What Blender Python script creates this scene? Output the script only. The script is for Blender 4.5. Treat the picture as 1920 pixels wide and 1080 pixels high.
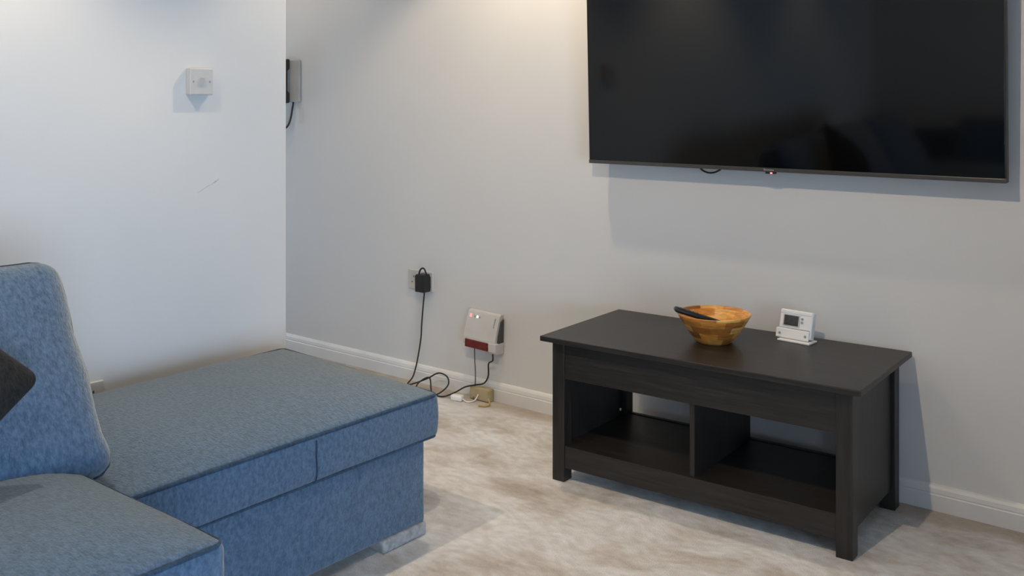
import bpy, bmesh, math, random
from mathutils import Vector, Matrix, noise

random.seed(7)
for o in list(bpy.data.objects):
    bpy.data.objects.remove(o)
S = bpy.context.scene
C = S.collection
PI = math.pi

# ------------------------------------------------------------------ camera
cam_d = bpy.data.cameras.new('camera')
cam_d.sensor_width = 36.0
cam_d.lens = 1856.85 / 1920 * 36.0
cam_d.shift_y = -(540 - 183.95) / 1920
cam_d.clip_start = 0.05
cam = bpy.data.objects.new('camera', cam_d)
cam.location = (0, 0, 1.25)
cam.rotation_euler = (PI / 2, 0, 0.6759)
C.objects.link(cam)
S.camera = cam

# ------------------------------------------------------------------ sky, window portal, exposure
world = bpy.data.worlds.new('sky')
S.world = world
world.use_nodes = True
bg = world.node_tree.nodes['Background']
bg.inputs[0].default_value = (0.54, 0.745, 1.0, 1)
bg.inputs[1].default_value = 12.0
S.view_settings.view_transform = 'Standard'
S.view_settings.look = 'None'
S.view_settings.gamma = 1.0
S.view_settings.use_curve_mapping = False
S.view_settings.exposure = 0.5

XR = 1.75                       # inner face of right wall
YB = -2.15                      # back wall face
XH = -5.4                       # hall end
# daylight openings: (y or x range, z range)
WR = (-1.45, 1.05, 0.10, 1.40)          # glazed doors in the right wall
WB = (1.05, 1.55, 0.25, 1.30)           # glazed door in the back wall
WH = (2.55, 2.87, 0.25, 1.35)           # glazed door at the hall end


def portal(loc, sx, sz, rz):
    pd = bpy.data.lights.new('window_portal', 'AREA')
    pd.shape = 'RECTANGLE'
    pd.size = sx
    pd.size_y = sz
    pd.cycles.is_portal = True
    po = bpy.data.objects.new('window_portal', pd)
    po.location = loc
    po.rotation_euler = (PI / 2, 0, rz)
    C.objects.link(po)


portal((XR + 0.10, (WR[0] + WR[1]) / 2, (WR[2] + WR[3]) / 2), WR[1] - WR[0], WR[3] - WR[2], PI / 2)
portal(((WB[0] + WB[1]) / 2, YB - 0.02, (WB[2] + WB[3]) / 2), WB[1] - WB[0], WB[3] - WB[2], 0)
portal((XH - 0.02, (WH[0] + WH[1]) / 2, (WH[2] + WH[3]) / 2), WH[1] - WH[0], WH[3] - WH[2], -PI / 2)

YW = 3.157                      # TV wall face
XL = -2.80                      # left wall face
YE = 2.222                      # free end of left wall
ZC = 2.40                       # ceiling


# ------------------------------------------------------------------ materials
def mat(name, col, rough=0.6, metal=0.0, spec=0.5, **kw):
    m = bpy.data.materials.new(name)
    m.use_nodes = True
    b = m.node_tree.nodes['Principled BSDF']
    b.inputs['Base Color'].default_value = (*col, 1)
    b.inputs['Roughness'].default_value = rough
    b.inputs['Metallic'].default_value = metal
    b.inputs['Specular IOR Level'].default_value = spec
    for k, v in kw.items():
        b.inputs[k.replace('_', ' ')].default_value = v
    return m


def N(m, t, **kw):
    n = m.node_tree.nodes.new(t)
    for k, v in kw.items():
        setattr(n, k, v)
    return n


def L(m, a, b):
    m.node_tree.links.new(a, b)


def noise_var(m, c1, c2, scale, detail=4, lo=0.35, hi=0.65, stretch=(1, 1, 1), bump=0.0, bscale=None, bdist=0.002, rough=0.55):
    """colour mottling from object-space noise plus fine bump"""
    b = m.node_tree.nodes['Principled BSDF']
    tc = N(m, 'ShaderNodeTexCoord')
    mp = N(m, 'ShaderNodeMapping')
    mp.inputs['Scale'].default_value = stretch
    L(m, tc.outputs['Object'], mp.inputs['Vector'])
    nz = N(m, 'ShaderNodeTexNoise')
    nz.inputs['Scale'].default_value = scale
    nz.inputs['Detail'].default_value = detail
    nz.inputs['Roughness'].default_value = rough
    L(m, mp.outputs[0], nz.inputs['Vector'])
    cr = N(m, 'ShaderNodeValToRGB')
    cr.color_ramp.elements[0].position = lo
    cr.color_ramp.elements[1].position = hi
    cr.color_ramp.elements[0].color = (*c1, 1)
    cr.color_ramp.elements[1].color = (*c2, 1)
    L(m, nz.outputs['Fac'], cr.inputs['Fac'])
    L(m, cr.outputs['Color'], b.inputs['Base Color'])
    if bump:
        n2 = N(m, 'ShaderNodeTexNoise')
        n2.inputs['Scale'].default_value = bscale or scale * 4
        n2.inputs['Detail'].default_value = 3
        L(m, mp.outputs[0], n2.inputs['Vector'])
        bp = N(m, 'ShaderNodeBump')
        bp.inputs['Strength'].default_value = bump
        bp.inputs['Distance'].default_value = bdist
        L(m, n2.outputs['Fac'], bp.inputs['Height'])
        L(m, bp.outputs['Normal'], b.inputs['Normal'])
    return cr


M = {}
M['wall'] = mat('wall_paint', (0.66, 0.65, 0.64), 0.9, spec=0.2)
noise_var(M['wall'], (0.655, 0.648, 0.638), (0.685, 0.678, 0.668), 1.6, 5, 0.3, 0.7, bump=0.12, bscale=160, bdist=0.001)
M['ceil'] = mat('ceiling_paint', (0.78, 0.77, 0.75), 0.9, spec=0.2)
noise_var(M['ceil'], (0.77, 0.76, 0.74), (0.79, 0.78, 0.76), 2.0, 3, bump=0.1, bscale=150, bdist=0.001)
M['gloss_white'] = mat('white_gloss_trim', (0.74, 0.73, 0.71), 0.4)
noise_var(M['gloss_white'], (0.72, 0.71, 0.69), (0.76, 0.75, 0.73), 6, 3)


def fabric(name, c1, c2, sheen=0.6, tint=(0.62, 0.6, 0.52)):
    m = mat(name, c1, 0.95, spec=0.1)
    b = m.node_tree.nodes['Principled BSDF']
    b.inputs['Sheen Weight'].default_value = sheen
    b.inputs['Sheen Roughness'].default_value = 0.5
    b.inputs['Sheen Tint'].default_value = (*tint, 1)
    noise_var(m, c1, c2, 70, 6, 0.36, 0.64, stretch=(1, 1.5, 1), bump=0.75, bscale=150, bdist=0.003, rough=0.7)
    return m


M['fabric'] = fabric('blue_grey_weave', (0.042, 0.084, 0.146), (0.104, 0.168, 0.258), 0.55, (0.9, 0.78, 0.55))
M['piping'] = fabric('blue_grey_piping', (0.022, 0.042, 0.075), (0.05, 0.085, 0.135), 0.15)
M['dark_fabric'] = fabric('charcoal_cushion_weave', (0.014, 0.013, 0.012), (0.030, 0.028, 0.027), 0.15, (0.4, 0.38, 0.36))
M['foot_grey'] = mat('pale_grey_foot', (0.30, 0.30, 0.30), 0.6)
noise_var(M['foot_grey'], (0.24, 0.24, 0.24), (0.38, 0.38, 0.38), 60, 3)


def dark_wood(name, axis):
    st = {'x': (1.2, 26, 26), 'y': (26, 1.2, 26), 'z': (26, 26, 1.2)}[axis]
    m = mat(name, (0.02, 0.018, 0.016), 0.40, spec=0.4)
    noise_var(m, (0.011, 0.0095, 0.0085), (0.034, 0.029, 0.026), 5, 6, 0.3, 0.75, stretch=st, bump=0.18, bscale=9, bdist=0.0015, rough=0.65)
    return m


M['wood_x'] = dark_wood('espresso_wood_long', 'x')
M['wood_y'] = dark_wood('espresso_wood_cross', 'y')
M['wood_z'] = dark_wood('espresso_wood_upright', 'z')

M['screen'] = mat('tv_glass', (0.001, 0.001, 0.001), 0.06, spec=0.45)
noise_var(M['screen'], (0.0009, 0.0009, 0.0009), (0.0012, 0.0012, 0.0012), 3, 2)
M['tv_black'] = mat('tv_plastic', (0.012, 0.012, 0.012), 0.45)
noise_var(M['tv_black'], (0.011, 0.011, 0.011), (0.014, 0.014, 0.014), 40, 2)
M['tv_chin'] = mat('tv_brushed_strip', (0.10, 0.095, 0.085), 0.35, 0.7)
noise_var(M['tv_chin'], (0.09, 0.085, 0.078), (0.12, 0.113, 0.102), 30, 3, stretch=(1, 1, 20))
M['silver'] = mat('silver', (0.5, 0.5, 0.48), 0.3, 0.8)
noise_var(M['silver'], (0.47, 0.47, 0.45), (0.53, 0.53, 0.51), 60, 2)
M['black'] = mat('black_plastic', (0.009, 0.009, 0.009), 0.5)
noise_var(M['black'], (0.008, 0.008, 0.008), (0.011, 0.011, 0.011), 60, 2)
M['cable'] = mat('black_cable', (0.012, 0.012, 0.012), 0.55)
noise_var(M['cable'], (0.010, 0.010, 0.010), (0.015, 0.015, 0.015), 60, 2)
M['cable_grey'] = mat('grey_cable', (0.11, 0.115, 0.12), 0.55)
noise_var(M['cable_grey'], (0.10, 0.105, 0.11), (0.12, 0.125, 0.13), 60, 2)
M['white_pl'] = mat('white_plastic', (0.68, 0.67, 0.65), 0.42)
noise_var(M['white_pl'], (0.545, 0.535, 0.52), (0.57, 0.56, 0.545), 20, 2)
M['bright_pl'] = mat('bright_white_plastic', (0.80, 0.80, 0.79), 0.4)
noise_var(M['bright_pl'], (0.785, 0.785, 0.775), (0.81, 0.81, 0.80), 20, 2)
M['grey_pl'] = mat('grey_plastic', (0.30, 0.30, 0.29), 0.5)
noise_var(M['grey_pl'], (0.28, 0.28, 0.27), (0.32, 0.32, 0.31), 40, 2)
M['darkgrey_pl'] = mat('dark_grey_plastic', (0.055, 0.055, 0.055), 0.5)
noise_var(M['darkgrey_pl'], (0.05, 0.05, 0.05), (0.06, 0.06, 0.06), 40, 2)
M['beige_pl'] = mat('beige_plastic', (0.44, 0.36, 0.21), 0.5)
noise_var(M['beige_pl'], (0.40, 0.32, 0.18), (0.47, 0.39, 0.24), 25, 3)
M['yellow'] = mat('yellow_cable', (0.45, 0.34, 0.10), 0.5)
noise_var(M['yellow'], (0.42, 0.31, 0.09), (0.48, 0.37, 0.11), 40, 2)
M['red_pl'] = mat('red_plastic', (0.13, 0.008, 0.006), 0.4)
noise_var(M['red_pl'], (0.11, 0.006, 0.005), (0.16, 0.012, 0.008), 30, 2)
M['lcd'] = mat('lcd_glass', (0.045, 0.045, 0.043), 0.25)
noise_var(M['lcd'], (0.04, 0.04, 0.038), (0.055, 0.055, 0.052), 120, 2)
M['phone_beige'] = mat('entry_phone_shadow_plate', (0.45, 0.435, 0.41), 0.5)
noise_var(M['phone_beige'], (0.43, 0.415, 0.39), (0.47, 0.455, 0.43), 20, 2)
M['phone_dark'] = mat('entry_phone_handset', (0.035, 0.03, 0.022), 0.5)
noise_var(M['phone_dark'], (0.03, 0.026, 0.019), (0.042, 0.036, 0.027), 20, 2)


def emit(name, col, strength):
    m = mat(name, (0.02, 0.02, 0.02))
    b = m.node_tree.nodes['Principled BSDF']
    b.inputs['Emission Color'].default_value = (*col, 1)
    b.inputs['Emission Strength'].default_value = strength
    return m


M['led_red'] = emit('red_led', (1, 0.12, 0.12), 4)
M['led_pink'] = emit('red_white_led', (1, 0.22, 0.22), 1.3)
M['led_white'] = emit('warm_white_led', (0.95, 1.0, 0.75), 1.0)
M['lamp_glow'] = emit('lamp_lens', (1.0, 0.80, 0.58), 12)

# glass pane: clear sheet that also mirrors a little
g = bpy.data.materials.new('window_glass')
g.use_nodes = True
nt = g.node_tree
for n in list(nt.nodes):
    if n.type == 'BSDF_PRINCIPLED':
        nt.nodes.remove(n)
tr = N(g, 'ShaderNodeBsdfTransparent')
gl = N(g, 'ShaderNodeBsdfGlossy')
gl.inputs['Roughness'].default_value = 0.02
fr = N(g, 'ShaderNodeFresnel')
mx = N(g, 'ShaderNodeMixShader')
L(g, fr.outputs[0], mx.inputs[0])
L(g, tr.outputs[0], mx.inputs[1])
L(g, gl.outputs[0], mx.inputs[2])
L(g, mx.outputs[0], nt.nodes['Material Output'].inputs['Surface'])
M['glass'] = g

# carpet: pale greige plush; shading of the brushed pile painted in as brown patches
m = mat('plush_carpet', (0.5, 0.46, 0.42), 0.95, spec=0.1)
b = m.node_tree.nodes['Principled BSDF']
b.inputs['Sheen Weight'].default_value = 0.25
b.inputs['Sheen Roughness'].default_value = 0.4
tc = N(m, 'ShaderNodeTexCoord')
wn = N(m, 'ShaderNodeTexNoise')
wn.inputs['Scale'].default_value = 3.0
wn.inputs['Detail'].default_value = 3
L(m, tc.outputs['Object'], wn.inputs['Vector'])
va = N(m, 'ShaderNodeMixRGB', blend_type='LINEAR_LIGHT')
va.inputs[0].default_value = 0.07
L(m, tc.outputs['Object'], va.inputs[1])
L(m, wn.outputs['Color'], va.inputs[2])
mp = N(m, 'ShaderNodeMapping')
mp.inputs['Scale'].default_value = (1.0, 1.7, 1)
mp.inputs['Rotation'].default_value = (0, 0, 0.5)
L(m, va.outputs[0], mp.inputs['Vector'])
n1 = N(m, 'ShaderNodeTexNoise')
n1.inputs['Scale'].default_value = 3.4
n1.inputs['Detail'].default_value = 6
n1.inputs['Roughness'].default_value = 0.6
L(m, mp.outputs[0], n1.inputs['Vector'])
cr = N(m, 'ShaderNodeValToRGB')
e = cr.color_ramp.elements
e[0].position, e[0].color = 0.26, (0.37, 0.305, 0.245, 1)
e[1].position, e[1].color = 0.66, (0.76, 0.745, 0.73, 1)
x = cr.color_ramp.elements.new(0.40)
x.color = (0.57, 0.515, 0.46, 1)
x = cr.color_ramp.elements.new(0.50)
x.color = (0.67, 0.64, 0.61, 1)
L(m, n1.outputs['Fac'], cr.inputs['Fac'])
n3 = N(m, 'ShaderNodeTexNoise')
n3.inputs['Scale'].default_value = 22
n3.inputs['Detail'].default_value = 9
L(m, mp.outputs[0], n3.inputs['Vector'])
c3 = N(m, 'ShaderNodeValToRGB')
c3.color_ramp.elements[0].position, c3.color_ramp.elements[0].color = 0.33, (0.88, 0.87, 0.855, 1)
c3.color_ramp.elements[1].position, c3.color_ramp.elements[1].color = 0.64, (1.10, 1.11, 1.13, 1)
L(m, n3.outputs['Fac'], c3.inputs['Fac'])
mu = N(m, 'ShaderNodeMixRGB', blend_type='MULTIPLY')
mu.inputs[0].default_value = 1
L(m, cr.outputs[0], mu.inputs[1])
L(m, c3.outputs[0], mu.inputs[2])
# unbrushed pile along the television wall, its darker shading put in as brown
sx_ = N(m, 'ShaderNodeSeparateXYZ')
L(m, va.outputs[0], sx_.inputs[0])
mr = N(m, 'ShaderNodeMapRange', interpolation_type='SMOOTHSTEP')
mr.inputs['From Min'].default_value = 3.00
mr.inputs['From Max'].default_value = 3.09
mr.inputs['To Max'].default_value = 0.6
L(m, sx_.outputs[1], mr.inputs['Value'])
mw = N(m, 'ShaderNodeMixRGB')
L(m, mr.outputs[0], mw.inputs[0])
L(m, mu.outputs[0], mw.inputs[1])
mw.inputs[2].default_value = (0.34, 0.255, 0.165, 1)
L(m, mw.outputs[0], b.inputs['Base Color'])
n4 = N(m, 'ShaderNodeTexNoise')
n4.inputs['Scale'].default_value = 260
n4.inputs['Detail'].default_value = 2
L(m, tc.outputs['Object'], n4.inputs['Vector'])
b1 = N(m, 'ShaderNodeBump')
b1.inputs['Strength'].default_value = 0.9
b1.inputs['Distance'].default_value = 0.006
L(m, n4.outputs['Fac'], b1.inputs['Height'])
b2 = N(m, 'ShaderNodeBump')
b2.inputs['Strength'].default_value = 0.28
b2.inputs['Distance'].default_value = 0.03
L(m, n1.outputs['Fac'], b2.inputs['Height'])
L(m, b1.outputs['Normal'], b2.inputs['Normal'])
L(m, b2.outputs['Normal'], b.inputs['Normal'])
M['carpet'] = m

# bowl: glued blocks of light and dark wood
m = mat('block_wood', (0.3, 0.12, 0.03), 0.32)
b = m.node_tree.nodes['Principled BSDF']
tc = N(m, 'ShaderNodeTexCoord')
sp = N(m, 'ShaderNodeSeparateXYZ')
L(m, tc.outputs['Object'], sp.inputs[0])


def math_n(op, a, bb=None):
    n = N(m, 'ShaderNodeMath', operation=op)
    for i, v in enumerate((a, bb)):
        if v is None:
            continue
        if isinstance(v, (int, float)):
            n.inputs[i].default_value = v
        else:
            L(m, v, n.inputs[i])
    return n.outputs[0]


ang = math_n('ARCTAN2', sp.outputs[1], sp.outputs[0])
row = math_n('FLOOR', math_n('DIVIDE', sp.outputs[2], 0.021))
colm = math_n('FLOOR', math_n('ADD', math_n('MULTIPLY', ang, 9 / (2 * PI)), math_n('MULTIPLY', row, 0.37)))
cb = N(m, 'ShaderNodeCombineXYZ')
L(m, row, cb.inputs[0])
L(m, colm, cb.inputs[1])
wnz = N(m, 'ShaderNodeTexWhiteNoise', noise_dimensions='2D')
L(m, cb.outputs[0], wnz.inputs['Vector'])
cr = N(m, 'ShaderNodeValToRGB')
cr.color_ramp.interpolation = 'LINEAR'
e = cr.color_ramp.elements
e[0].position, e[0].color = 0.0, (0.30, 0.10, 0.022, 1)
e[1].position, e[1].color = 1.0, (0.85, 0.47, 0.13, 1)
x = cr.color_ramp.elements.new(0.45)
x.color = (0.66, 0.27, 0.05, 1)
x = cr.color_ramp.elements.new(0.7)
x.color = (0.75, 0.37, 0.085, 1)
L(m, wnz.outputs['Value'], cr.inputs['Fac'])
gn = N(m, 'ShaderNodeTexNoise')
gn.inputs['Scale'].default_value = 30
gn.inputs['Detail'].default_value = 5
mp = N(m, 'ShaderNodeMapping')
mp.inputs['Scale'].default_value = (1, 1, 5)
L(m, tc.outputs['Object'], mp.inputs['Vector'])
L(m, mp.outputs[0], gn.inputs['Vector'])
c3 = N(m, 'ShaderNodeValToRGB')
c3.color_ramp.elements[0].position, c3.color_ramp.elements[0].color = 0.3, (0.7, 0.65, 0.6, 1)
c3.color_ramp.elements[1].position, c3.color_ramp.elements[1].color = 0.65, (1.1, 1.1, 1.1, 1)
L(m, gn.outputs['Fac'], c3.inputs['Fac'])
mu = N(m, 'ShaderNodeMixRGB', blend_type='MULTIPLY')
mu.inputs[0].default_value = 1
L(m, cr.outputs[0], mu.inputs[1])
L(m, c3.outputs[0], mu.inputs[2])
L(m, mu.outputs[0], b.inputs['Base Color'])
M['bowl'] = m


# ------------------------------------------------------------------ mesh helpers
def obj(name, bm, m, parent=None, smooth=False):
    me = bpy.data.meshes.new(name)
    bmesh.ops.recalc_face_normals(bm, faces=bm.faces)
    bm.to_mesh(me)
    bm.free()
    if smooth:
        for p in me.polygons:
            p.use_smooth = True
    me.materials.append(M[m] if isinstance(m, str) else m)
    o = bpy.data.objects.new(name, me)
    C.objects.link(o)
    if parent:
        o.parent = parent
    return o


def tag(o, label=None, cat=None, group=None, kind=None):
    if label:
        o['label'] = label
    if cat:
        o['category'] = cat
    if group:
        o['group'] = group
    if kind:
        o['kind'] = kind
    return o


def thing(name, label, cat, loc=(0, 0, 0), rotz=0.0, group=None):
    o = bpy.data.objects.new(name, None)
    o.empty_display_size = 0.1
    C.objects.link(o)
    o.location = loc
    o.rotation_euler = (0, 0, rotz)
    return tag(o, label, cat, group)


def box(lo, hi, bev=0.0, seg=2, bm=None):
    own = bm is None
    nb = bmesh.new()
    bmesh.ops.create_cube(nb, size=1)
    for v in nb.verts:
        v.co = Vector([(lo[i] + hi[i]) / 2 + v.co[i] * (hi[i] - lo[i]) for i in range(3)])
    if bev:
        bmesh.ops.bevel(nb, geom=list(nb.edges), offset=bev, segments=seg, affect='EDGES', profile=0.5)
    if own:
        return nb
    join(bm, nb)
    return bm


def join(bm, nb):
    me = bpy.data.meshes.new('tmp')
    nb.to_mesh(me)
    nb.free()
    bm.from_mesh(me)
    bpy.data.meshes.remove(me)


def xform(bm, mtx):
    bmesh.ops.transform(bm, matrix=mtx, verts=bm.verts)
    return bm


def stations(h, r, inner, k=5):
    st = [-h + r * (1 - math.cos(i / k * PI / 2)) for i in range(k)]
    a = -h + r
    mid = [a + (2 * (h - r)) * i / inner for i in range(inner + 1)]
    return st + mid + [-s for s in reversed(st)]


def rbox(sx, sy, sz, r, inner=(8, 8, 3), deform=None):
    """rounded box with dense rows in the rounded edges, then an optional shape function"""
    H = (sx / 2, sy / 2, sz / 2)
    st = [stations(H[i], r, inner[i]) for i in range(3)]
    bm = bmesh.new()
    cache = {}

    def vert(p):
        key = tuple(round(c, 6) for c in p)
        if key in cache:
            return cache[key]
        q = Vector([max(-(H[i] - r), min(H[i] - r, p[i])) for i in range(3)])
        d = Vector(p) - q
        w = q + d.normalized() * r if d.length > 1e-9 else q
        if deform:
            w = deform(w)
        cache[key] = bm.verts.new(w)
        return cache[key]
    for ax in range(3):
        a, bx = [i for i in range(3) if i != ax]
        for s in (-1, 1):
            for i in range(len(st[a]) - 1):
                for j in range(len(st[bx]) - 1):
                    vs = []
                    for (ii, jj) in ((i, j), (i + 1, j), (i + 1, j + 1), (i, j + 1)):
                        p = [0, 0, 0]
                        p[ax] = s * H[ax]
                        p[a] = st[a][ii]
                        p[bx] = st[bx][jj]
                        vs.append(vert(p))
                    try:
                        bm.faces.new(vs)
                    except ValueError:
                        pass
    return bm


def catmull(pts, n=8, closed=False):
    P = [Vector(p) for p in pts]
    out = []
    cnt = len(P) if closed else len(P) - 1
    for i in range(cnt):
        if closed:
            p0, p1, p2, p3 = P[i - 1], P[i], P[(i + 1) % len(P)], P[(i + 2) % len(P)]
        else:
            p1, p2 = P[i], P[i + 1]
            p0 = P[i - 1] if i else p1 * 2 - p2
            p3 = P[i + 2] if i + 2 < len(P) else p2 * 2 - p1
        for k in range(n):
            t = k / n
            out.append(0.5 * (2 * p1 + (p2 - p0) * t + (2 * p0 - 5 * p1 + 4 * p2 - p3) * t * t + (3 * p1 - p0 - 3 * p2 + p3) * t ** 3))
    if not closed:
        out.append(P[-1])
    return out


def tube(path, r, sides=8, closed=False):
    bm = bmesh.new()
    n = len(path)
    rings = []
    up = Vector((0.13, 0.31, 0.94)).normalized()
    for i, p in enumerate(path):
        if closed:
            t = (path[(i + 1) % n] - path[i - 1])
        else:
            t = path[min(i + 1, n - 1)] - path[max(i - 1, 0)]
        t.normalize()
        u = up - t * up.dot(t)
        if u.length < 1e-4:
            u = t.orthogonal()
        u.normalize()
        up = u
        w = t.cross(u)
        rr = r(i / max(1, n - 1)) if callable(r) else r
        rings.append([bm.verts.new(p + (u * math.cos(a) + w * math.sin(a)) * rr) for a in [2 * PI * k / sides for k in range(sides)]])
    m_ = n if closed else n - 1
    for i in range(m_):
        A, B = rings[i], rings[(i + 1) % n]
        for k in range(sides):
            bm.faces.new((A[k], A[(k + 1) % sides], B[(k + 1) % sides], B[k]))
    if not closed:
        bm.faces.new(rings[0])
        bm.faces.new(rings[-1])
    return bm


def lathe(profile, seg=48):
    bm = bmesh.new()
    rings = []
    for (r, z) in profile:
        if r < 1e-6:
            rings.append([bm.verts.new((0, 0, z))])
        else:
            rings.append([bm.verts.new((r * math.cos(2 * PI * k / seg), r * math.sin(2 * PI * k / seg), z)) for k in range(seg)])
    for A, B in zip(rings, rings[1:]):
        for k in range(seg):
            k2 = (k + 1) % seg
            if len(A) == 1 and len(B) == 1:
                continue
            if len(A) == 1:
                bm.faces.new((A[0], B[k], B[k2]))
            elif len(B) == 1:
                bm.faces.new((A[k], A[k2], B[0]))
            else:
                bm.faces.new((A[k], A[k2], B[k2], B[k]))
    return bm


def prism(outline, axis, a, bq, bev=0.0):
    """extrude a 2D outline along an axis from a to bq"""
    bm = bmesh.new()

    def pt(p, t):
        if axis == 'x':
            return (t, p[0], p[1])
        if axis == 'y':
            return (p[0], t, p[1])
        return (p[0], p[1], t)
    A = [bm.verts.new(pt(p, a)) for p in outline]
    B = [bm.verts.new(pt(p, bq)) for p in outline]
    n = len(outline)
    bm.faces.new(A)
    bm.faces.new(B)
    for i in range(n):
        bm.faces.new((A[i], A[(i + 1) % n], B[(i + 1) % n], B[i]))
    if bev:
        bmesh.ops.recalc_face_normals(bm, faces=bm.faces)
        bmesh.ops.bevel(bm, geom=list(bm.edges), offset=bev, segments=2, affect='EDGES', profile=0.5)
    return bm


def cyl(r, p0, p1, seg=20, bev=0.0):
    p0, p1 = Vector(p0), Vector(p1)
    bm = bmesh.new()
    d = p1 - p0
    bmesh.ops.create_cone(bm, cap_ends=True, segments=seg, radius1=r, radius2=r, depth=d.length)
    if bev:
        eds = [e_ for e_ in bm.edges if len([f for f in e_.link_faces if len(f.verts) > 4]) == 1]
        bmesh.ops.bevel(bm, geom=eds, offset=bev, segments=2, affect='EDGES', profile=0.5)
    rot = d.to_track_quat('Z', 'Y').to_matrix().to_4x4()
    return xform(bm, Matrix.Translation((p0 + p1) / 2) @ rot)


def struct(name, bm, m, parent=None):
    o = obj(name, bm, m, parent)
    if not parent:
        o['kind'] = 'structure'
    return o


# ------------------------------------------------------------------ room shell
T = 0.12
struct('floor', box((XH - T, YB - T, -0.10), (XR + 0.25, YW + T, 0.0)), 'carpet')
struct('ceiling', box((XH - T, YB - T, ZC), (XR + 0.25, YW + T, ZC + 0.1)), 'ceil')
struct('wall_front', box((XH - T, YW, 0), (XR + 0.25, YW + T, ZC)), 'wall')
struct('wall_left', box((XL - T, YB - T, 0), (XL, YE, ZC), 0.004), 'wall')
def holed(axis, c0, c1, a0, a1, hole):
    """wall slab with one opening; axis = the direction of its thickness"""
    bm_ = bmesh.new()

    def bx(p0, p1, z0, z1):
        if axis == 'x':
            box((c0, p0, z0), (c1, p1, z1), bm=bm_)
        else:
            box((p0, c0, z0), (p1, c1, z1), bm=bm_)
    bx(a0, a1, 0, hole[2])
    bx(a0, a1, hole[3], ZC)
    bx(a0, hole[0], hole[2], hole[3])
    bx(hole[1], a1, hole[2], hole[3])
    return bm_


struct('wall_back', holed('y', YB - T, YB, XL, XR + 0.25, WB), 'wall')
struct('wall_right', holed('x', XR, XR + 0.25, YB, YW, WR), 'wall')
struct('wall_hall_end', holed('x', XH - T, XH, YE - 0.1, YW, WH), 'wall')
struct('wall_hall_side', box((XH, YE - 0.1, 0), (XL - T, YE - 0.02, ZC)), 'wall')


def window(name, loc, rz, wd, z0, z1, n):
    """framed glazing, width along local x, centred"""
    w = bpy.data.objects.new(name, None)
    C.objects.link(w)
    w.location = loc
    w.rotation_euler = (0, 0, rz)
    w['kind'] = 'structure'
    fw = 0.055
    h_ = wd / 2
    bm_ = bmesh.new()
    box((-h_, -0.03, z0), (h_, 0.03, z0 + fw), bm=bm_)
    box((-h_, -0.03, z1 - fw), (h_, 0.03, z1), bm=bm_)
    box((-h_, -0.03, z0 + fw), (-h_ + fw, 0.03, z1 - fw), bm=bm_)
    box((h_ - fw, -0.03, z0 + fw), (h_, 0.03, z1 - fw), bm=bm_)
    obj('window_frame', bm_, 'gloss_white', w)
    xs_ = [-h_ + fw + (wd - 2 * fw) * i_ / n for i_ in range(n + 1)]
    for x_ in xs_[1:-1]:
        obj('mullion', box((x_ - 0.022, -0.03, z0 + fw), (x_ + 0.022, 0.03, z1 - fw)), 'gloss_white', w)
    for i_ in range(n):
        a_ = xs_[i_] + (0.022 if i_ else 0)
        b_ = xs_[i_ + 1] - (0.022 if i_ < n - 1 else 0)
        bm_ = bmesh.new()
        bm_.faces.new([bm_.verts.new((x_, 0, z_)) for x_, z_ in ((a_, z0 + fw), (b_, z0 + fw), (b_, z1 - fw), (a_, z1 - fw))])
        obj('pane', bm_, 'glass', w)
    return w


w = window('window_1', (XR + 0.16, (WR[0] + WR[1]) / 2, 0), PI / 2, WR[1] - WR[0], WR[2], WR[3], 3)
window('door_1', ((WB[0] + WB[1]) / 2, YB - 0.07, 0), 0, WB[1] - WB[0], WB[2], WB[3], 2)
window('door_2', (XH - 0.07, (WH[0] + WH[1]) / 2, 0), PI / 2, WH[1] - WH[0], WH[2], WH[3], 1)

# skirting boards: flat lower face, moulded upper band
PROF = [(0, 0), (0.016, 0), (0.016, 0.047), (0.0135, 0.050), (0.0145, 0.054), (0.0125, 0.066), (0.008, 0.074), (0.0, 0.077)]
struct('baseboard_front', prism([(YW - a_, z) for a_, z in PROF], 'x', XH, XR), 'gloss_white')
struct('baseboard_left', prism([(XL + a_, z) for a_, z in PROF], 'y', YB, YE), 'gloss_white')
struct('baseboard_back', prism([(YB + a_, z) for a_, z in PROF], 'x', XL + 0.016, XR), 'gloss_white')
struct('baseboard_right', prism([(XR - a_, z) for a_, z in PROF], 'y', YB + 0.016, YW - 0.016), 'gloss_white')


M['scuff'] = mat('scuff_grey', (0.42, 0.41, 0.40), 0.9)
noise_var(M['scuff'], (0.38, 0.37, 0.36), (0.55, 0.54, 0.53), 90, 3)
wl = bpy.data.objects['wall_left']
obj('scuff_mark', tube(catmull([(XL, 1.8657, 0.9435), (XL, 1.8912, 0.9572), (XL, 1.9109, 0.9671)], 4), 0.0007, 6), 'scuff', wl)
obj('scuff_mark', tube(catmull([(XL, 1.9178, 0.9710), (XL, 1.9305, 0.9759), (XL, 1.9453, 0.9847)], 4), lambda t: 0.0005 + 0.0022 * math.sin(PI * t), 6), 'scuff', wl)


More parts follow.
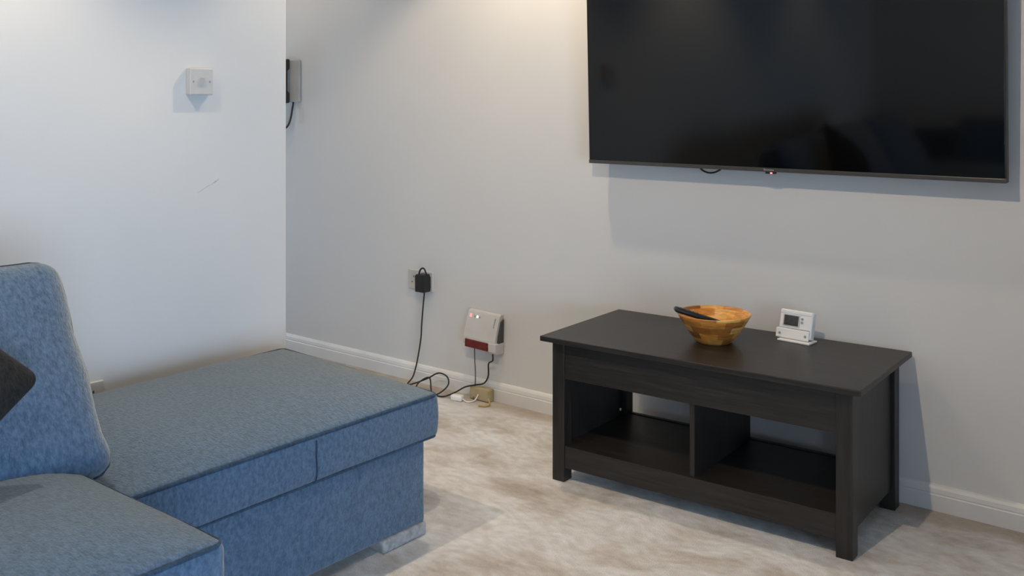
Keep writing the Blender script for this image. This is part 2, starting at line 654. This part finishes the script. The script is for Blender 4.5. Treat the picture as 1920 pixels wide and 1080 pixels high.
# ------------------------------------------------------------------ ceiling downlights
def downlight(x, y, label, power, size=95, blend=0.55, col=(1.0, 0.80, 0.56), aim=None):
    t = thing('ceiling_downlight', label, 'downlight', (x, y, ZC), 0, 'recessed ceiling downlights')
    obj('bezel', lathe([(0.030, -0.001), (0.046, -0.001), (0.045, -0.006), (0.036, -0.008), (0.031, -0.006), (0.030, -0.001)], 32), 'silver', t, True)
    obj('lens', lathe([(0, -0.003), (0.0295, -0.003), (0.0295, -0.001), (0, -0.001)], 32), 'lamp_glow', t)
    ld = bpy.data.lights.new('downlight_beam', 'SPOT')
    ld.energy = power
    ld.color = col
    ld.spot_size = math.radians(size)
    ld.spot_blend = blend
    ld.shadow_soft_size = 0.02
    lo = bpy.data.objects.new('downlight_beam', ld)
    C.objects.link(lo)
    lo.location = (x, y, ZC - 0.03)
    if aim:
        lo.rotation_euler = (Vector(aim) - Vector(lo.location)).to_track_quat('-Z', 'Y').to_euler()
    return t


downlight(-2.33, 2.72, 'recessed ceiling downlight close to the television wall', 33, 114, 0.35)
downlight(-1.10, 1.14, 'recessed ceiling downlight above the middle of the room', 49, 100, 0.6, aim=(-1.15, 3.15, 0.95))
downlight(-1.10, -0.60, 'added recessed downlight brightening the back wall behind the sofa', 34, 118, 0.6, aim=(-1.3, -2.15, 1.0))  # added lamp, lifts the back wall mirrored in the television
downlight(-3.95, 2.70, 'added recessed downlight warming the hallway past the wall end', 9, 140, 0.6)  # added lamp, warms the far wall seen past the partition
downlight(-2.33, 1.00, 'recessed ceiling downlight above the back of the sofa', 43, 104, 0.6)
downlight(-2.33, -0.72, 'recessed ceiling downlight near the inner corner of the sofa', 20, 96, 0.6)

# ------------------------------------------------------------------ footstool (open end of the seating)
FX0, FX1, FY0, FY1 = -2.665, -1.958, 1.10, 2.103
LIDZ0, LIDZ1 = 0.272, 0.398
ft = thing('footstool', 'large blue-grey fabric box footstool standing at the end of the sofa', 'footstool', ((FX0 + FX1) / 2, (FY0 + FY1) / 2, 0))
fx, fy = (FX1 - FX0) / 2, (FY1 - FY0) / 2


def lid_shape(p):
    u, v = p.x / fx, p.y / fy
    cr_ = max(0, 1 - abs(u) ** 3) * max(0, 1 - abs(v) ** 4)
    q = p.copy()
    if p.z > 0:
        q.z += 0.020 * (1 - u) / 2
        q.z += 0.036 * cr_ * (p.z / 0.063)
    q += Vector((0, 0, 1)) * 0.004 * noise.noise(Vector((p.x * 5, p.y * 5, 3)))
    # slight sag and bulge of the side walls
    bul = 0.004 * max(0, 1 - (p.z / 0.063) ** 2)
    if abs(u) > 0.9:
        q.x += math.copysign(bul, u)
    if abs(v) > 0.93:
        q.y += math.copysign(bul, v)
    return q


bm = rbox(FX1 - FX0, FY1 - FY0, LIDZ1 - LIDZ0, 0.016, (16, 20, 4), lid_shape)
xform(bm, Matrix.Translation((0, 0, (LIDZ0 + LIDZ1) / 2)))
lid = obj('cushioned_lid', bm, 'fabric', ft, True)


def loop_path(hx, hy, z, r=0.03, nz=0.0):
    pts = []
    for cx, cy, a0 in ((hx - r, hy - r, 0), (-hx + r, hy - r, 90), (-hx + r, -hy + r, 180), (hx - r, -hy + r, 270)):
        for k in range(5):
            a_ = math.radians(a0 + k * 22.5)
            pts.append(Vector((cx + r * math.cos(a_), cy + r * math.sin(a_), z)))
    out = []
    for i, p in enumerate(pts):
        q = pts[(i + 1) % len(pts)]
        n = max(1, int((q - p).length / 0.04))
        for k in range(n):
            w_ = p.lerp(q, k / n)
            if nz:
                w_.z += nz * noise.noise(w_ * 5)
            out.append(w_)
    return out


pp_ = loop_path(fx - 0.003, fy - 0.003, LIDZ1 - 0.006, 0.02)
for p in pp_:
    p.z += 0.020 * (1 - p.x / fx) / 2
obj('piping', tube(pp_, 0.0055, 6, True), 'piping', lid, True)
obj('hem', tube(loop_path(fx - 0.003, fy - 0.003, LIDZ0 + 0.004, 0.02), 0.0045, 6, True), 'piping', lid, True)
sy_ = 1.645 - (FY0 + FY1) / 2
obj('seam', tube([Vector((fx + 0.003 + 0.005 * math.sin(k / 8 * PI), sy_ + 0.002 * math.sin(k), LIDZ0 + 0.01 + k / 8 * (LIDZ1 - LIDZ0 - 0.025))) for k in range(9)], 0.0022, 6), 'piping', lid, True)
bm = rbox(fx * 2 - 0.036, fy * 2 - 0.06, 0.239, 0.012, (10, 12, 4),
          lambda p: p + Vector((0.003 * noise.noise(p * 6), 0.003 * noise.noise(p * 6 + Vector((5, 5, 5))), 0)))
xform(bm, Matrix.Translation((0, -0.008, 0.032 + 0.1195)))
obj('upholstered_base', bm, 'fabric', ft, True)
for sx in (-1, 1):
    for sy in (-1, 1):
        cx, cy = sx * (fx - 0.074), sy * (fy - 0.125)
        bm = rbox(0.11, 0.17, 0.037, 0.008, (2, 2, 1))
        xform(bm, Matrix.Translation((cx + sx * 0.01, cy, 0.0185)))
        f_ = obj('foot', bm, 'foot_grey', ft, True)
        f_['label'] = 'pale grey block foot'

# ------------------------------------------------------------------ corner sofa
SX0, SX1 = -2.64, -1.515
sofa = thing('corner_sofa', 'blue-grey fabric corner sofa with loose back cushions beside the left wall', 'sofa', (-2.08, 0, 0))
ox = 2.08     # shift world x to local


def wx(x):
    return x + ox


YR0, YR1 = YB + 0.08, -1.02     # return along back wall (sofa depth)
XRT = 0.25                      # end of return


def sb(name, lo, hi, r=0.025, inn=(8, 8, 4)):
    s = [hi[i] - lo[i] for i in range(3)]
    bm_ = rbox(s[0], s[1], s[2], r, inn, lambda p: p + Vector((0.004 * noise.noise(p * 4), 0.004 * noise.noise(p * 4 + Vector((7, 1, 3))), 0)))
    xform(bm_, Matrix.Translation((wx((lo[0] + hi[0]) / 2), (lo[1] + hi[1]) / 2, (lo[2] + hi[2]) / 2)))
    return obj(name, bm_, 'fabric', sofa, True)


sb('seat_base', (-2.48, YR0, 0.035), (-1.545, 1.06, 0.315))
sb('seat_base', (-1.535, YR0, 0.035), (XRT, YR1 - 0.03, 0.315))
sb('back_frame', (SX0, YR0, 0.035), (-2.485, 1.06, 0.70))
sb('back_frame', (-2.475, YR0, 0.32), (XRT, YR0 + 0.155, 0.70))
for (x, y) in ((-1.62, 0.98), (-2.55, 0.98), (-2.55, YR0 + 0.1), (-1.62, YR1), (XRT - 0.1, YR0 + 0.1), (XRT - 0.1, YR1 - 0.12)):
    obj('foot', box((wx(x) - 0.05, y - 0.05, 0), (wx(x) + 0.05, y + 0.05, 0.037), 0.006), 'foot_grey', sofa)


def seat_cushion(x0, x1, y0, y1, seed):
    hx, hy, hz = (x1 - x0) / 2, (y1 - y0) / 2, 0.0675

    def shp(p):
        u, v = p.x / hx, p.y / hy
        c_ = max(0, 1 - abs(u) ** 3) * max(0, 1 - abs(v) ** 3.5)
        q = p.copy()
        if p.z > 0:
            q.z += 0.052 * c_ * p.z / hz
        bul = 0.012 * max(0, 1 - (p.z / hz) ** 2)
        if abs(u) > 0.9:
            q.x += math.copysign(bul * (1 - abs(v) ** 3), u)
        if abs(v) > 0.9:
            q.y += math.copysign(bul * (1 - abs(u) ** 3), v)
        q.z += 0.005 * noise.noise(Vector((p.x * 4 + seed, p.y * 4, 1)))
        return q
    bm_ = rbox(hx * 2, hy * 2, hz * 2, 0.02, (18, 18, 4), shp)
    xform(bm_, Matrix.Translation((wx((x0 + x1) / 2), (y0 + y1) / 2, 0.317 + hz)))
    o_ = obj('seat_cushion', bm_, 'fabric', sofa, True)
    pp = loop_path(hx - 0.004, hy - 0.004, hz - 0.004, 0.025)
    bm_ = tube(pp, 0.0045, 6, True)
    xform(bm_, Matrix.Translation((wx((x0 + x1) / 2), (y0 + y1) / 2, 0.317 + hz)))
    obj('piping', bm_, 'piping', o_, True)
    return o_


ysplit = [1.072, 0.36, -0.34, -1.03]
for i in range(3):
    seat_cushion(-2.30, -1.515, ysplit[i + 1] + 0.004, ysplit[i] - (0.004 if i else 0), i * 3.1)
seat_cushion(-2.30, -1.515, YR0 + 0.17, -1.034, 11)
xs = [-1.507, -0.64, XRT - 0.01]
for i in range(2):
    seat_cushion(xs[i] + 0.004, xs[i + 1] - 0.004, YR0 + 0.17, YR1, 20 + i)


def back_cushion(w_, h_, t_, origin, rot, seed):
    """local: x = width, z = up, -y = front; leaned by the rotation matrix"""
    hx, hz, hy = w_ / 2, h_ / 2, t_ / 2

    def shp(p):
        u, v = p.x / hx, p.z / hz
        c_ = max(0, 1 - abs(u) ** 2.3) * max(0, 1 - abs(v) ** 2.3)
        q = p.copy()
        q.y *= (0.70 + 0.42 * c_)
        # loose filling: fuller at the bottom, edges wave a little
        q.x *= 1 + 0.024 * -v
        q.x += 0.016 * noise.noise(Vector((p.z * 11 + seed, 2.0, seed))) * (abs(u) ** 3)
        q.z += 0.010 * noise.noise(Vector((p.x * 4 + seed, 5.0, seed))) * (abs(v) ** 3)
        q.y += 0.009 * noise.noise(Vector((p.x * 5 + seed, p.y * 4, p.z * 5)))
        return q
    mt = Matrix.Translation(origin) @ rot
    bm_ = rbox(w_, t_, h_, 0.055, (14, 3, 14), shp)
    xform(bm_, mt)
    o_ = obj('back_cushion', bm_, 'fabric', sofa, True)
    pp = []
    for q in loop_path(hx + 0.0015, hz + 0.0015, 0, 0.057):
        p = shp(Vector((q.x, -hy * 0.45, q.y)))
        pp.append(p)
    bm_ = tube(pp, 0.0045, 6, True)
    xform(bm_, mt)
    obj('piping', bm_, 'piping', o_, True)
    return o_


LEAN = 0.50
front_n = Vector((math.cos(LEAN), 0, math.sin(LEAN)))
# axes: width runs along world +Y, up leans toward -X, front faces +X
RM = Matrix(((0, -math.cos(LEAN), -math.sin(LEAN)), (1, 0, 0), (0, -math.sin(LEAN), math.cos(LEAN)))).to_4x4()
mid_front = Vector((wx(-2.095), 0, 0.672))
yb = [1.130, 0.405, -0.315, -1.03]
for i in range(3):
    org = mid_front - front_n * 0.082 + Vector((0, (yb[i] + yb[i + 1]) / 2, 0))
    back_cushion(yb[i] - yb[i + 1] - 0.006, 0.495 if i == 0 else 0.52, 0.22, org + (Vector((-0.008, 0, 0.0145)) if i else Vector((-0.005, 0, 0.009))), RM, 3.7 * i + 1.3)
RB = Matrix(((-1, 0, 0), (0, -math.cos(LEAN), -math.sin(LEAN)), (0, -math.sin(LEAN), math.cos(LEAN)))).to_4x4()
nb_ = Vector((0, math.cos(LEAN), math.sin(LEAN)))
xb = [-2.02, -1.27, -0.52, XRT - 0.02]
for i in range(3):
    org = Vector((wx((xb[i] + xb[i + 1]) / 2), YR0 + 0.52, 0.645)) - nb_ * 0.082
    back_cushion(xb[i + 1] - xb[i] - 0.006, 0.42, 0.22, org, RB, 40 + 2.1 * i)

# dark scatter cushion propped on the sofa
S_ = 0.40


def pillow_shape(p):
    u, v = p.x / (S_ / 2), p.z / (S_ / 2)
    c_ = max(0.0, (1 - abs(u) ** 2.2)) * max(0.0, (1 - abs(v) ** 2.2))
    q = p.copy()
    q.y *= 0.14 + 0.86 * c_ ** 0.6
    q.x *= 1 - 0.05 * (1 - v * v)
    q.z *= 1 - 0.05 * (1 - u * u)
    return q


bm = rbox(S_, 0.13, S_, 0.03, (14, 2, 14), pillow_shape)
rot_in = Matrix.Rotation(math.radians(-38), 4, 'Y')
cpos = Vector((-1.982, 0.672, 0.722))
xform(bm, RM @ rot_in)
o = obj('scatter_cushion', bm, 'dark_fabric', None, True)
o.location = cpos
tag(o, 'charcoal scatter cushion propped against the sofa back', 'cushion')

# ------------------------------------------------------------------ coffee table
HW, HD = 0.5185, 0.255
TZ = 0.472
tb = thing('coffee_table', 'espresso brown wooden coffee table with two open shelf bays', 'coffee table', (-1.4505, 2.8626, 0), 0.0409)
obj('table_top', box((-HW, -HD, TZ - 0.017), (HW, HD, TZ), 0.0025), 'wood_x', tb)
LO, LW = 0.488, 0.046
LY = 0.226
for sx in (-1, 1):
    for sy in (-1, 1):
        x0, x1 = sorted((sx * LO, sx * (LO - LW)))
        y0, y1 = sorted((sy * LY, sy * (LY - LW)))
        obj('leg', box((x0, y0, 0), (x1, y1, TZ - 0.0175), 0.002), 'wood_z', tb)
IN = LO - LW
for sx in (-1, 1):
    x0, x1 = sorted((sx * (LO - 0.012), sx * (LO - 0.028)))
    obj('side_panel', box((x0, -LY + LW, 0.062), (x1, LY - LW, TZ - 0.0175), 0.001), 'wood_z', tb)
obj('front_apron', box((-IN, -LY + 0.004, 0.336), (IN, -LY + 0.020, TZ - 0.0175), 0.001), 'wood_x', tb)
obj('back_apron', box((-IN, LY - 0.020, 0.336), (IN, LY - 0.004, TZ - 0.0175), 0.001), 'wood_x', tb)
obj('bottom_rail', box((-IN, -LY + 0.004, 0.046), (IN, -LY + 0.020, 0.117), 0.001), 'wood_x', tb)
obj('bottom_rail', box((-IN, LY - 0.020, 0.046), (IN, LY - 0.004, 0.117), 0.001), 'wood_x', tb)
obj('shelf', box((-LO + 0.029, -LY + 0.0205, 0.098), (LO - 0.029, LY - 0.0205, 0.114), 0.001), 'wood_x', tb)
obj('compartment_floor', box((-LO + 0.029, -LY + 0.0205, 0.336), (LO - 0.029, LY - 0.0205, 0.348), 0.001), 'wood_x', tb)
obj('divider', box((0.0, -LY + 0.012, 0.1145), (0.016, LY - 0.022, 0.3355), 0.0008), 'wood_z', tb)
for (x, y, z) in ((-LO + 0.0285, -0.168, 0.136), (-LO + 0.0285, 0.165, 0.136)):
    p_ = obj('screw_cap', cyl(0.005, (x, y, z), (x + 0.004, y, z), 14, 0.001), 'bright_pl', tb)
    p_['label'] = 'white screw cap'

# ------------------------------------------------------------------ bowl and remote on the table
bw = thing('wooden_bowl', 'flared wooden bowl of glued orange-brown blocks on the coffee table', 'bowl', (-1.476, 2.872, TZ), 0.7)
prof = [(0, 0.0), (0.052, 0.0), (0.056, 0.003), (0.0665, 0.014), (0.080, 0.032), (0.094, 0.052), (0.107, 0.073), (0.1165, 0.090),
        (0.1160, 0.0925), (0.1125, 0.0925), (0.1100, 0.090), (0.099, 0.073), (0.086, 0.053), (0.071, 0.034), (0.054, 0.020), (0.030, 0.013), (0, 0.012)]
obj('bowl_body', lathe(prof, 64), 'bowl', bw, True)

# remote leaning over the rim (world coordinates -> local empty)
bowl_c = Vector((-1.476, 2.872, TZ))
e0 = bowl_c + Vector((-0.78 * 0.126, -0.626 * 0.126, 0.1055))      # raised end beyond the rim
e1 = bowl_c + Vector((0.78 * 0.064, 0.626 * 0.064, 0.0445))       # lower end inside the bowl
ax = (e1 - e0).normalized()
side = ax.cross(Vector((0, 0, 1))).normalized()
upv = side.cross(ax)
rm = thing('remote_control', 'slim black remote control resting over the rim of the wooden bowl', 'remote control', tuple(e0))
RM2 = Matrix((ax, side, upv)).transposed().to_4x4()
ln = (e1 - e0).length
bm = rbox(ln, 0.030, 0.016, 0.0072, (6, 2, 1))
xform(bm, RM2 @ Matrix.Translation((ln / 2, 0, 0)))
obj('remote_body', bm, 'black', rm, True)
for i in range(5):
    for j in (-1, 1):
        obj('button', xform(cyl(0.003, (0.02 + i * 0.014, j * 0.006, 0.0075), (0.02 + i * 0.014, j * 0.006, 0.0092), 10), RM2), 'darkgrey_pl', rm)
obj('infrared_window', xform(box((-0.0008, -0.009, -0.004), (0.003, 0.009, 0.004), 0.0006), RM2), 'darkgrey_pl', rm)

# ------------------------------------------------------------------ thermostat
th = thing('room_thermostat', 'white room thermostat on a stand on the coffee table', 'thermostat', (-1.278, 3.035, TZ), -0.07)
TW = 0.112
tilt = Matrix.Translation((0, 0.0, 0.012)) @ Matrix.Rotation(math.radians(-14), 4, 'X')
obj('case', xform(box((-TW / 2, 0, 0), (TW / 2, 0.026, 0.086), 0.005, 3), tilt), 'bright_pl', th, False)
obj('top_band', xform(box((-TW / 2 + 0.003, -0.0015, 0.074), (TW / 2 - 0.003, 0.001, 0.083), 0.0006), tilt), 'bright_pl', th)
fr_ = obj('screen_frame', xform(box((-0.043, -0.0022, 0.033), (0.014, 0.001, 0.071), 0.0008), tilt), 'white_pl', th)
obj('screen', xform(box((-0.039, -0.0032, 0.036), (0.010, 0.0, 0.068), 0.0006), tilt), 'lcd', fr_)
for z in (0.061, 0.050):
    obj('button', xform(cyl(0.0038, (0.022, 0.001, z), (0.022, -0.003, z), 16, 0.0005), tilt), 'grey_pl', th)
fl = obj('flap', xform(box((-TW / 2 - 0.006, -0.006, -0.006), (TW / 2 - 0.004, 0.0005, 0.026), 0.004, 3), tilt), 'bright_pl', th)
for x in (-0.048, 0.040):
    obj('flap_button', xform(cyl(0.0042, (x, -0.005, 0.008), (x, -0.0075, 0.008), 16, 0.0005), tilt), 'grey_pl', fl)
obj('flap_slit', xform(box((-TW / 2 + 0.004, -0.0012, 0.0268), (TW / 2 - 0.006, 0.0005, 0.0283)), tilt), 'grey_pl', th)
obj('stand', box((-0.048, -0.022, 0), (0.062, 0.036, 0.006), 0.002), 'bright_pl', th)
obj('stand_back', prism([(0.024, 0.006), (0.034, 0.006), (0.043, 0.055), (0.037, 0.056)], 'x', -0.03, 0.03), 'bright_pl', th)

# ------------------------------------------------------------------ television
TVX0, TVX1, TVZ = -2.096, -0.6646, 1.007
tvw = TVX1 - TVX0
tv = thing('television', 'large flat-screen television mounted on the wall above the coffee table', 'television', ((TVX0 + TVX1) / 2, 3.077, TVZ))
tv.rotation_euler = (math.radians(1.8), 0, 0)
h = tvw / 2
TH = 0.826
obj('cabinet', box((-h, 0.0, 0), (h, 0.030, TH), 0.002), 'tv_black', tv)
obj('rear_cover', box((-h + 0.12, 0.0302, 0.06), (h - 0.12, 0.052, TH - 0.25), 0.008), 'tv_black', tv)
obj('screen', box((-h + 0.004, -0.0015, 0.014), (h - 0.004, 0.001, TH - 0.006), 0.0004), 'screen', tv)
ch = obj('chin_strip', box((-h, -0.003, 0.0), (h, 0.001, 0.0128), 0.001), 'tv_chin', tv)
bm = bmesh.new()
for k, hh in enumerate((0.0068, 0.0045, 0.0045, 0.0045, 0.0045, 0.0045, 0.0045)):
    box((-0.018 + k * 0.0052, -0.0038, 0.0038), (-0.0142 + k * 0.0052, -0.0028, 0.0038 + hh), bm=bm)
l_ = obj('badge', bm, 'silver', ch)
rc = obj('sensor_pod', box((-0.014, -0.002, -0.0065), (0.020, 0.014, 0.0), 0.0015), 'tv_black', tv)
obj('standby_light', box((0.004, -0.0032, -0.0055), (0.011, -0.0015, -0.0015), 0.0005), 'led_red', rc)
obj('wall_bracket', box((-0.2, 0.0522, 0.2), (0.2, 0.066, 0.5), 0.002), 'tv_black', tv)
# cable loop hanging below the set
cb_ = tube(catmull([(-1.690, 3.126, 1.05), (-1.660, 3.122, 1.008), (-1.640, 3.120, 0.994), (-1.616, 3.119, 0.990), (-1.592, 3.120, 0.996), (-1.572, 3.124, 1.012), (-1.555, 3.128, 1.05)], 6), 0.0032, 8)
xform(cb_, Matrix.Translation((1.616, -3.12, -0.99)))
o = obj('television_cable', cb_, 'cable', None, True)
o.location = (-1.616, 3.12, 0.99)
tag(o, 'short black cable looping below the bottom edge of the television', 'cable')


# ------------------------------------------------------------------ wall fittings
sw = thing('light_switch', 'white square single light switch on the left wall', 'light switch', (XL, 1.864, 1.303))
obj('back_box', box((0.0, -0.043, -0.043), (0.016, 0.043, 0.043), 0.003), 'white_pl', sw)
obj('face_plate', box((0.0162, -0.043, -0.043), (0.024, 0.043, 0.043), 0.003), 'white_pl', sw)
rk = obj('rocker', prism([(0.0235, -0.0125), (0.0275, -0.0125), (0.0325, 0.012), (0.0235, 0.0125)], 'y', -0.006, 0.006), 'white_pl', sw)
# prism along y takes (x, z) outlines
for y in (-0.030, 0.030):
    s_ = obj('screw', cyl(0.0032, (0.0238, y, 0.0), (0.0246, y, 0.0), 12), 'grey_pl', sw)


def socket_plate(name, label, loc, rotz):
    """double wall socket, face towards local -y"""
    t = thing(name, label, 'wall socket', loc, rotz)
    obj('face_plate', box((-0.0735, -0.010, -0.043), (0.0735, 0.0, 0.043), 0.003), 'white_pl', t)
    for x in (-0.040, 0.040):
        bm_ = bmesh.new()
        box((x - 0.0022, -0.0108, 0.010), (x + 0.0022, -0.0095, 0.018), bm=bm_)
        for d in (-0.011, 0.011):
            box((x + d - 0.0034, -0.0108, -0.013), (x + d + 0.0034, -0.0095, -0.009), bm=bm_)
        obj('pin_holes', bm_, 'darkgrey_pl', t)
    for x in (-0.018, 0.018):
        obj('rocker', prism([(-0.0095, 0.014), (-0.0125, 0.014), (-0.0145, 0.030), (-0.0095, 0.030)], 'x', x - 0.006, x + 0.006), 'white_pl', t)
    return t


# prism along x uses (y, z) outlines
socket_plate('wall_socket', 'white double wall socket holding a black power adapter', (-3.040, YW, 0.448), 0)
socket_plate('wall_socket', 'white double wall socket low on the left wall behind the sofa cushion', (XL, 1.466, 0.369), PI / 2)

# black power adapter in the socket
ad = thing('power_adapter', 'black power adapter plugged into the wall socket', 'adapter', (-3.000, YW - 0.0115, 0.448))
obj('adapter_body', prism([(-0.027, -0.041), (0.027, -0.041), (0.030, -0.02), (0.026, 0.012), (0.023, 0.036), (-0.022, 0.036), (-0.028, 0.028)], 'y', -0.048, -0.004, 0.004), 'black', ad)
obj('plug_base', box((-0.024, -0.0038, -0.024), (0.024, -0.0002, 0.024), 0.001), 'black', ad)
obj('cord_tail', tube(catmull([(-0.018, -0.030, 0.036), (-0.010, -0.032, 0.052), (0.004, -0.033, 0.063), (0.016, -0.032, 0.060), (0.020, -0.028, 0.046), (0.021, -0.024, 0.036)], 6), 0.0036, 8), 'cable', ad, True)


def cable(name, label, pts, r, m_, n=8):
    c0 = Vector(pts[0])
    bm_ = tube(catmull([Vector(p) - c0 for p in pts], n), r, 8)
    o_ = obj(name, bm_, m_, None, True)
    o_.location = c0
    return tag(o_, label, 'cable')


yc = YW - 0.030
cable('power_cable', 'thin black cable hanging from the adapter, looping over the carpet to the white router',
      [(-2.993, yc - 0.004, 0.404), (-3.006, yc, 0.33), (-3.013, yc, 0.265), (-3.018, yc, 0.20), (-3.038, yc - 0.002, 0.10), (-3.056, yc - 0.010, 0.03),
       (-3.050, yc - 0.05, 0.006), (-3.000, yc - 0.06, 0.02), (-2.940, yc - 0.04, 0.048), (-2.885, yc - 0.03, 0.078), (-2.830, yc - 0.035, 0.072),
       (-2.815, yc - 0.05, 0.040), (-2.850, yc - 0.09, 0.005), (-2.930, yc - 0.11, 0.005), (-2.960, yc - 0.08, 0.03), (-2.925, yc - 0.045, 0.055),
       (-2.880, yc - 0.075, 0.006), (-2.810, yc - 0.085, 0.005), (-2.770, yc - 0.055, 0.022), (-2.735, yc - 0.03, 0.046), (-2.690, yc - 0.018, 0.060),
       (-2.650, yc - 0.008, 0.072), (-2.630, yc - 0.004, 0.105), (-2.628, yc - 0.004, 0.155), (-2.605, yc - 0.006, 0.172), (-2.600, yc - 0.010, 0.200)], 0.0032, 'cable')
cable('network_cable', 'thin grey cable hanging straight down from the white router',
      [(-2.700, yc - 0.010, 0.226), (-2.700, yc - 0.008, 0.16), (-2.698, yc - 0.006, 0.10), (-2.697, yc - 0.012, 0.03), (-2.690, yc - 0.03, 0.004)], 0.0026, 'cable_grey')

# router: wedge hung on the wall, lower edge standing off
rt = thing('wifi_router', 'white wall-hung router with a dark red strip and status lights', 'router', (-2.660, YW - 0.001, 0.214))
rt.rotation_euler = (0, 0.03, 0)
RW = 0.180
shell = [(0.0, 0.016), (-0.050, 0.010), (-0.056, 0.016), (-0.055, 0.040), (-0.046, 0.075), (-0.034, 0.115), (-0.024, 0.142), (-0.018, 0.149), (0.0, 0.149)]
obj('shell', prism(shell, 'x', -RW / 2, RW / 2 - 0.010, 0.003), 'white_pl', rt)
obj('side_vent', prism([(-0.004, 0.022), (-0.040, 0.022), (-0.036, 0.060), (-0.020, 0.120), (-0.004, 0.130)], 'x', RW / 2 - 0.0098, RW / 2 - 0.003, 0.001), 'darkgrey_pl', rt)
obj('corner_foot', prism([(0.0, -0.012), (-0.046, -0.010), (-0.058, 0.0), (-0.058, 0.036), (-0.0, 0.036)], 'x', RW / 2 - 0.042, RW / 2 - 0.002, 0.004), 'white_pl', rt)
sp_ = obj('red_strip', box((-RW / 2 + 0.014, -0.060, 0.000), (RW / 2 - 0.043, -0.006, 0.033), 0.002), 'red_pl', rt)
sp_['label'] = 'dark red strip'
fslope = math.atan2(0.012, 0.040)


def on_face(x, z, s, mname, name, sz=None):
    t_ = (z - 0.040) / (0.142 - 0.040)
    y = -0.055 + t_ * 0.031
    sz = sz or (s, s)
    bm_ = xform(box((-sz[0] / 2, -0.0016, -sz[1] / 2), (sz[0] / 2, 0.003, sz[1] / 2), 0.0005), Matrix.Translation((x, y - 0.0015, z)) @ Matrix.Rotation(-0.30, 4, 'X'))
    return obj(name, bm_, mname, rt)


on_face(-0.070, 0.126, 0.010, 'led_pink', 'status_light', (0.010, 0.014))
on_face(-0.034, 0.125, 0.008, 'led_white', 'status_light', (0.008, 0.010))
on_face(-0.048, 0.125, 0.004, 'grey_pl', 'status_light', (0.005, 0.008))
on_face(-0.021, 0.125, 0.004, 'grey_pl', 'status_light', (0.005, 0.008))
on_face(0.061, 0.113, 0.004, 'grey_pl', 'printed_mark', (0.004, 0.040))

# bits on the floor below the router
jb = thing('junction_box', 'small beige cable box at the skirting below the router', 'cable box', (-2.664, YW - 0.017, 0.0))
obj('box_body', box((-0.052, -0.034, 0.0), (0.052, 0.0, 0.052), 0.005), 'beige_pl', jb)
obj('box_lid', box((-0.049, -0.037, 0.004), (0.049, -0.0345, 0.048), 0.001), 'beige_pl', jb)
wp = thing('white_plug', 'white plug lying on the carpet beside the beige cable box', 'plug', (-2.738, 3.052, 0.0), 0.25)
obj('plug_body', rbox(0.052, 0.030, 0.024, 0.007, (2, 2, 1)), 'bright_pl', wp, True).location = (0, 0, 0.012)
obj('pin', box((-0.033, -0.003, 0.009), (-0.026, 0.003, 0.015)), 'silver', wp)
obj('cord', tube(catmull([(0.026, 0, 0.010), (0.045, -0.010, 0.005), (0.064, -0.006, 0.004), (0.078, 0.012, 0.010), (0.086, 0.022, 0.030)], 6), 0.0026, 8), 'bright_pl', wp, True)
cable('yellow_cord', 'short yellow cord on the carpet beside the beige cable box', [(-2.612, 3.105, 0.018), (-2.600, 3.095, 0.005), (-2.585, 3.075, 0.004), (-2.590, 3.055, 0.004), (-2.615, 3.045, 0.004)], 0.0034, 'yellow')

# entry phone in the hallway, just past the wall end
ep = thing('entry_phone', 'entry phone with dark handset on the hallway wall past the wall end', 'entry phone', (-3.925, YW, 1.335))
obj('shadow_base', box((-0.065, -0.016, -0.105), (0.065, -0.0005, 0.105), 0.006), 'phone_beige', ep)  # plate toned to stand in for the handset's shadow on the wall
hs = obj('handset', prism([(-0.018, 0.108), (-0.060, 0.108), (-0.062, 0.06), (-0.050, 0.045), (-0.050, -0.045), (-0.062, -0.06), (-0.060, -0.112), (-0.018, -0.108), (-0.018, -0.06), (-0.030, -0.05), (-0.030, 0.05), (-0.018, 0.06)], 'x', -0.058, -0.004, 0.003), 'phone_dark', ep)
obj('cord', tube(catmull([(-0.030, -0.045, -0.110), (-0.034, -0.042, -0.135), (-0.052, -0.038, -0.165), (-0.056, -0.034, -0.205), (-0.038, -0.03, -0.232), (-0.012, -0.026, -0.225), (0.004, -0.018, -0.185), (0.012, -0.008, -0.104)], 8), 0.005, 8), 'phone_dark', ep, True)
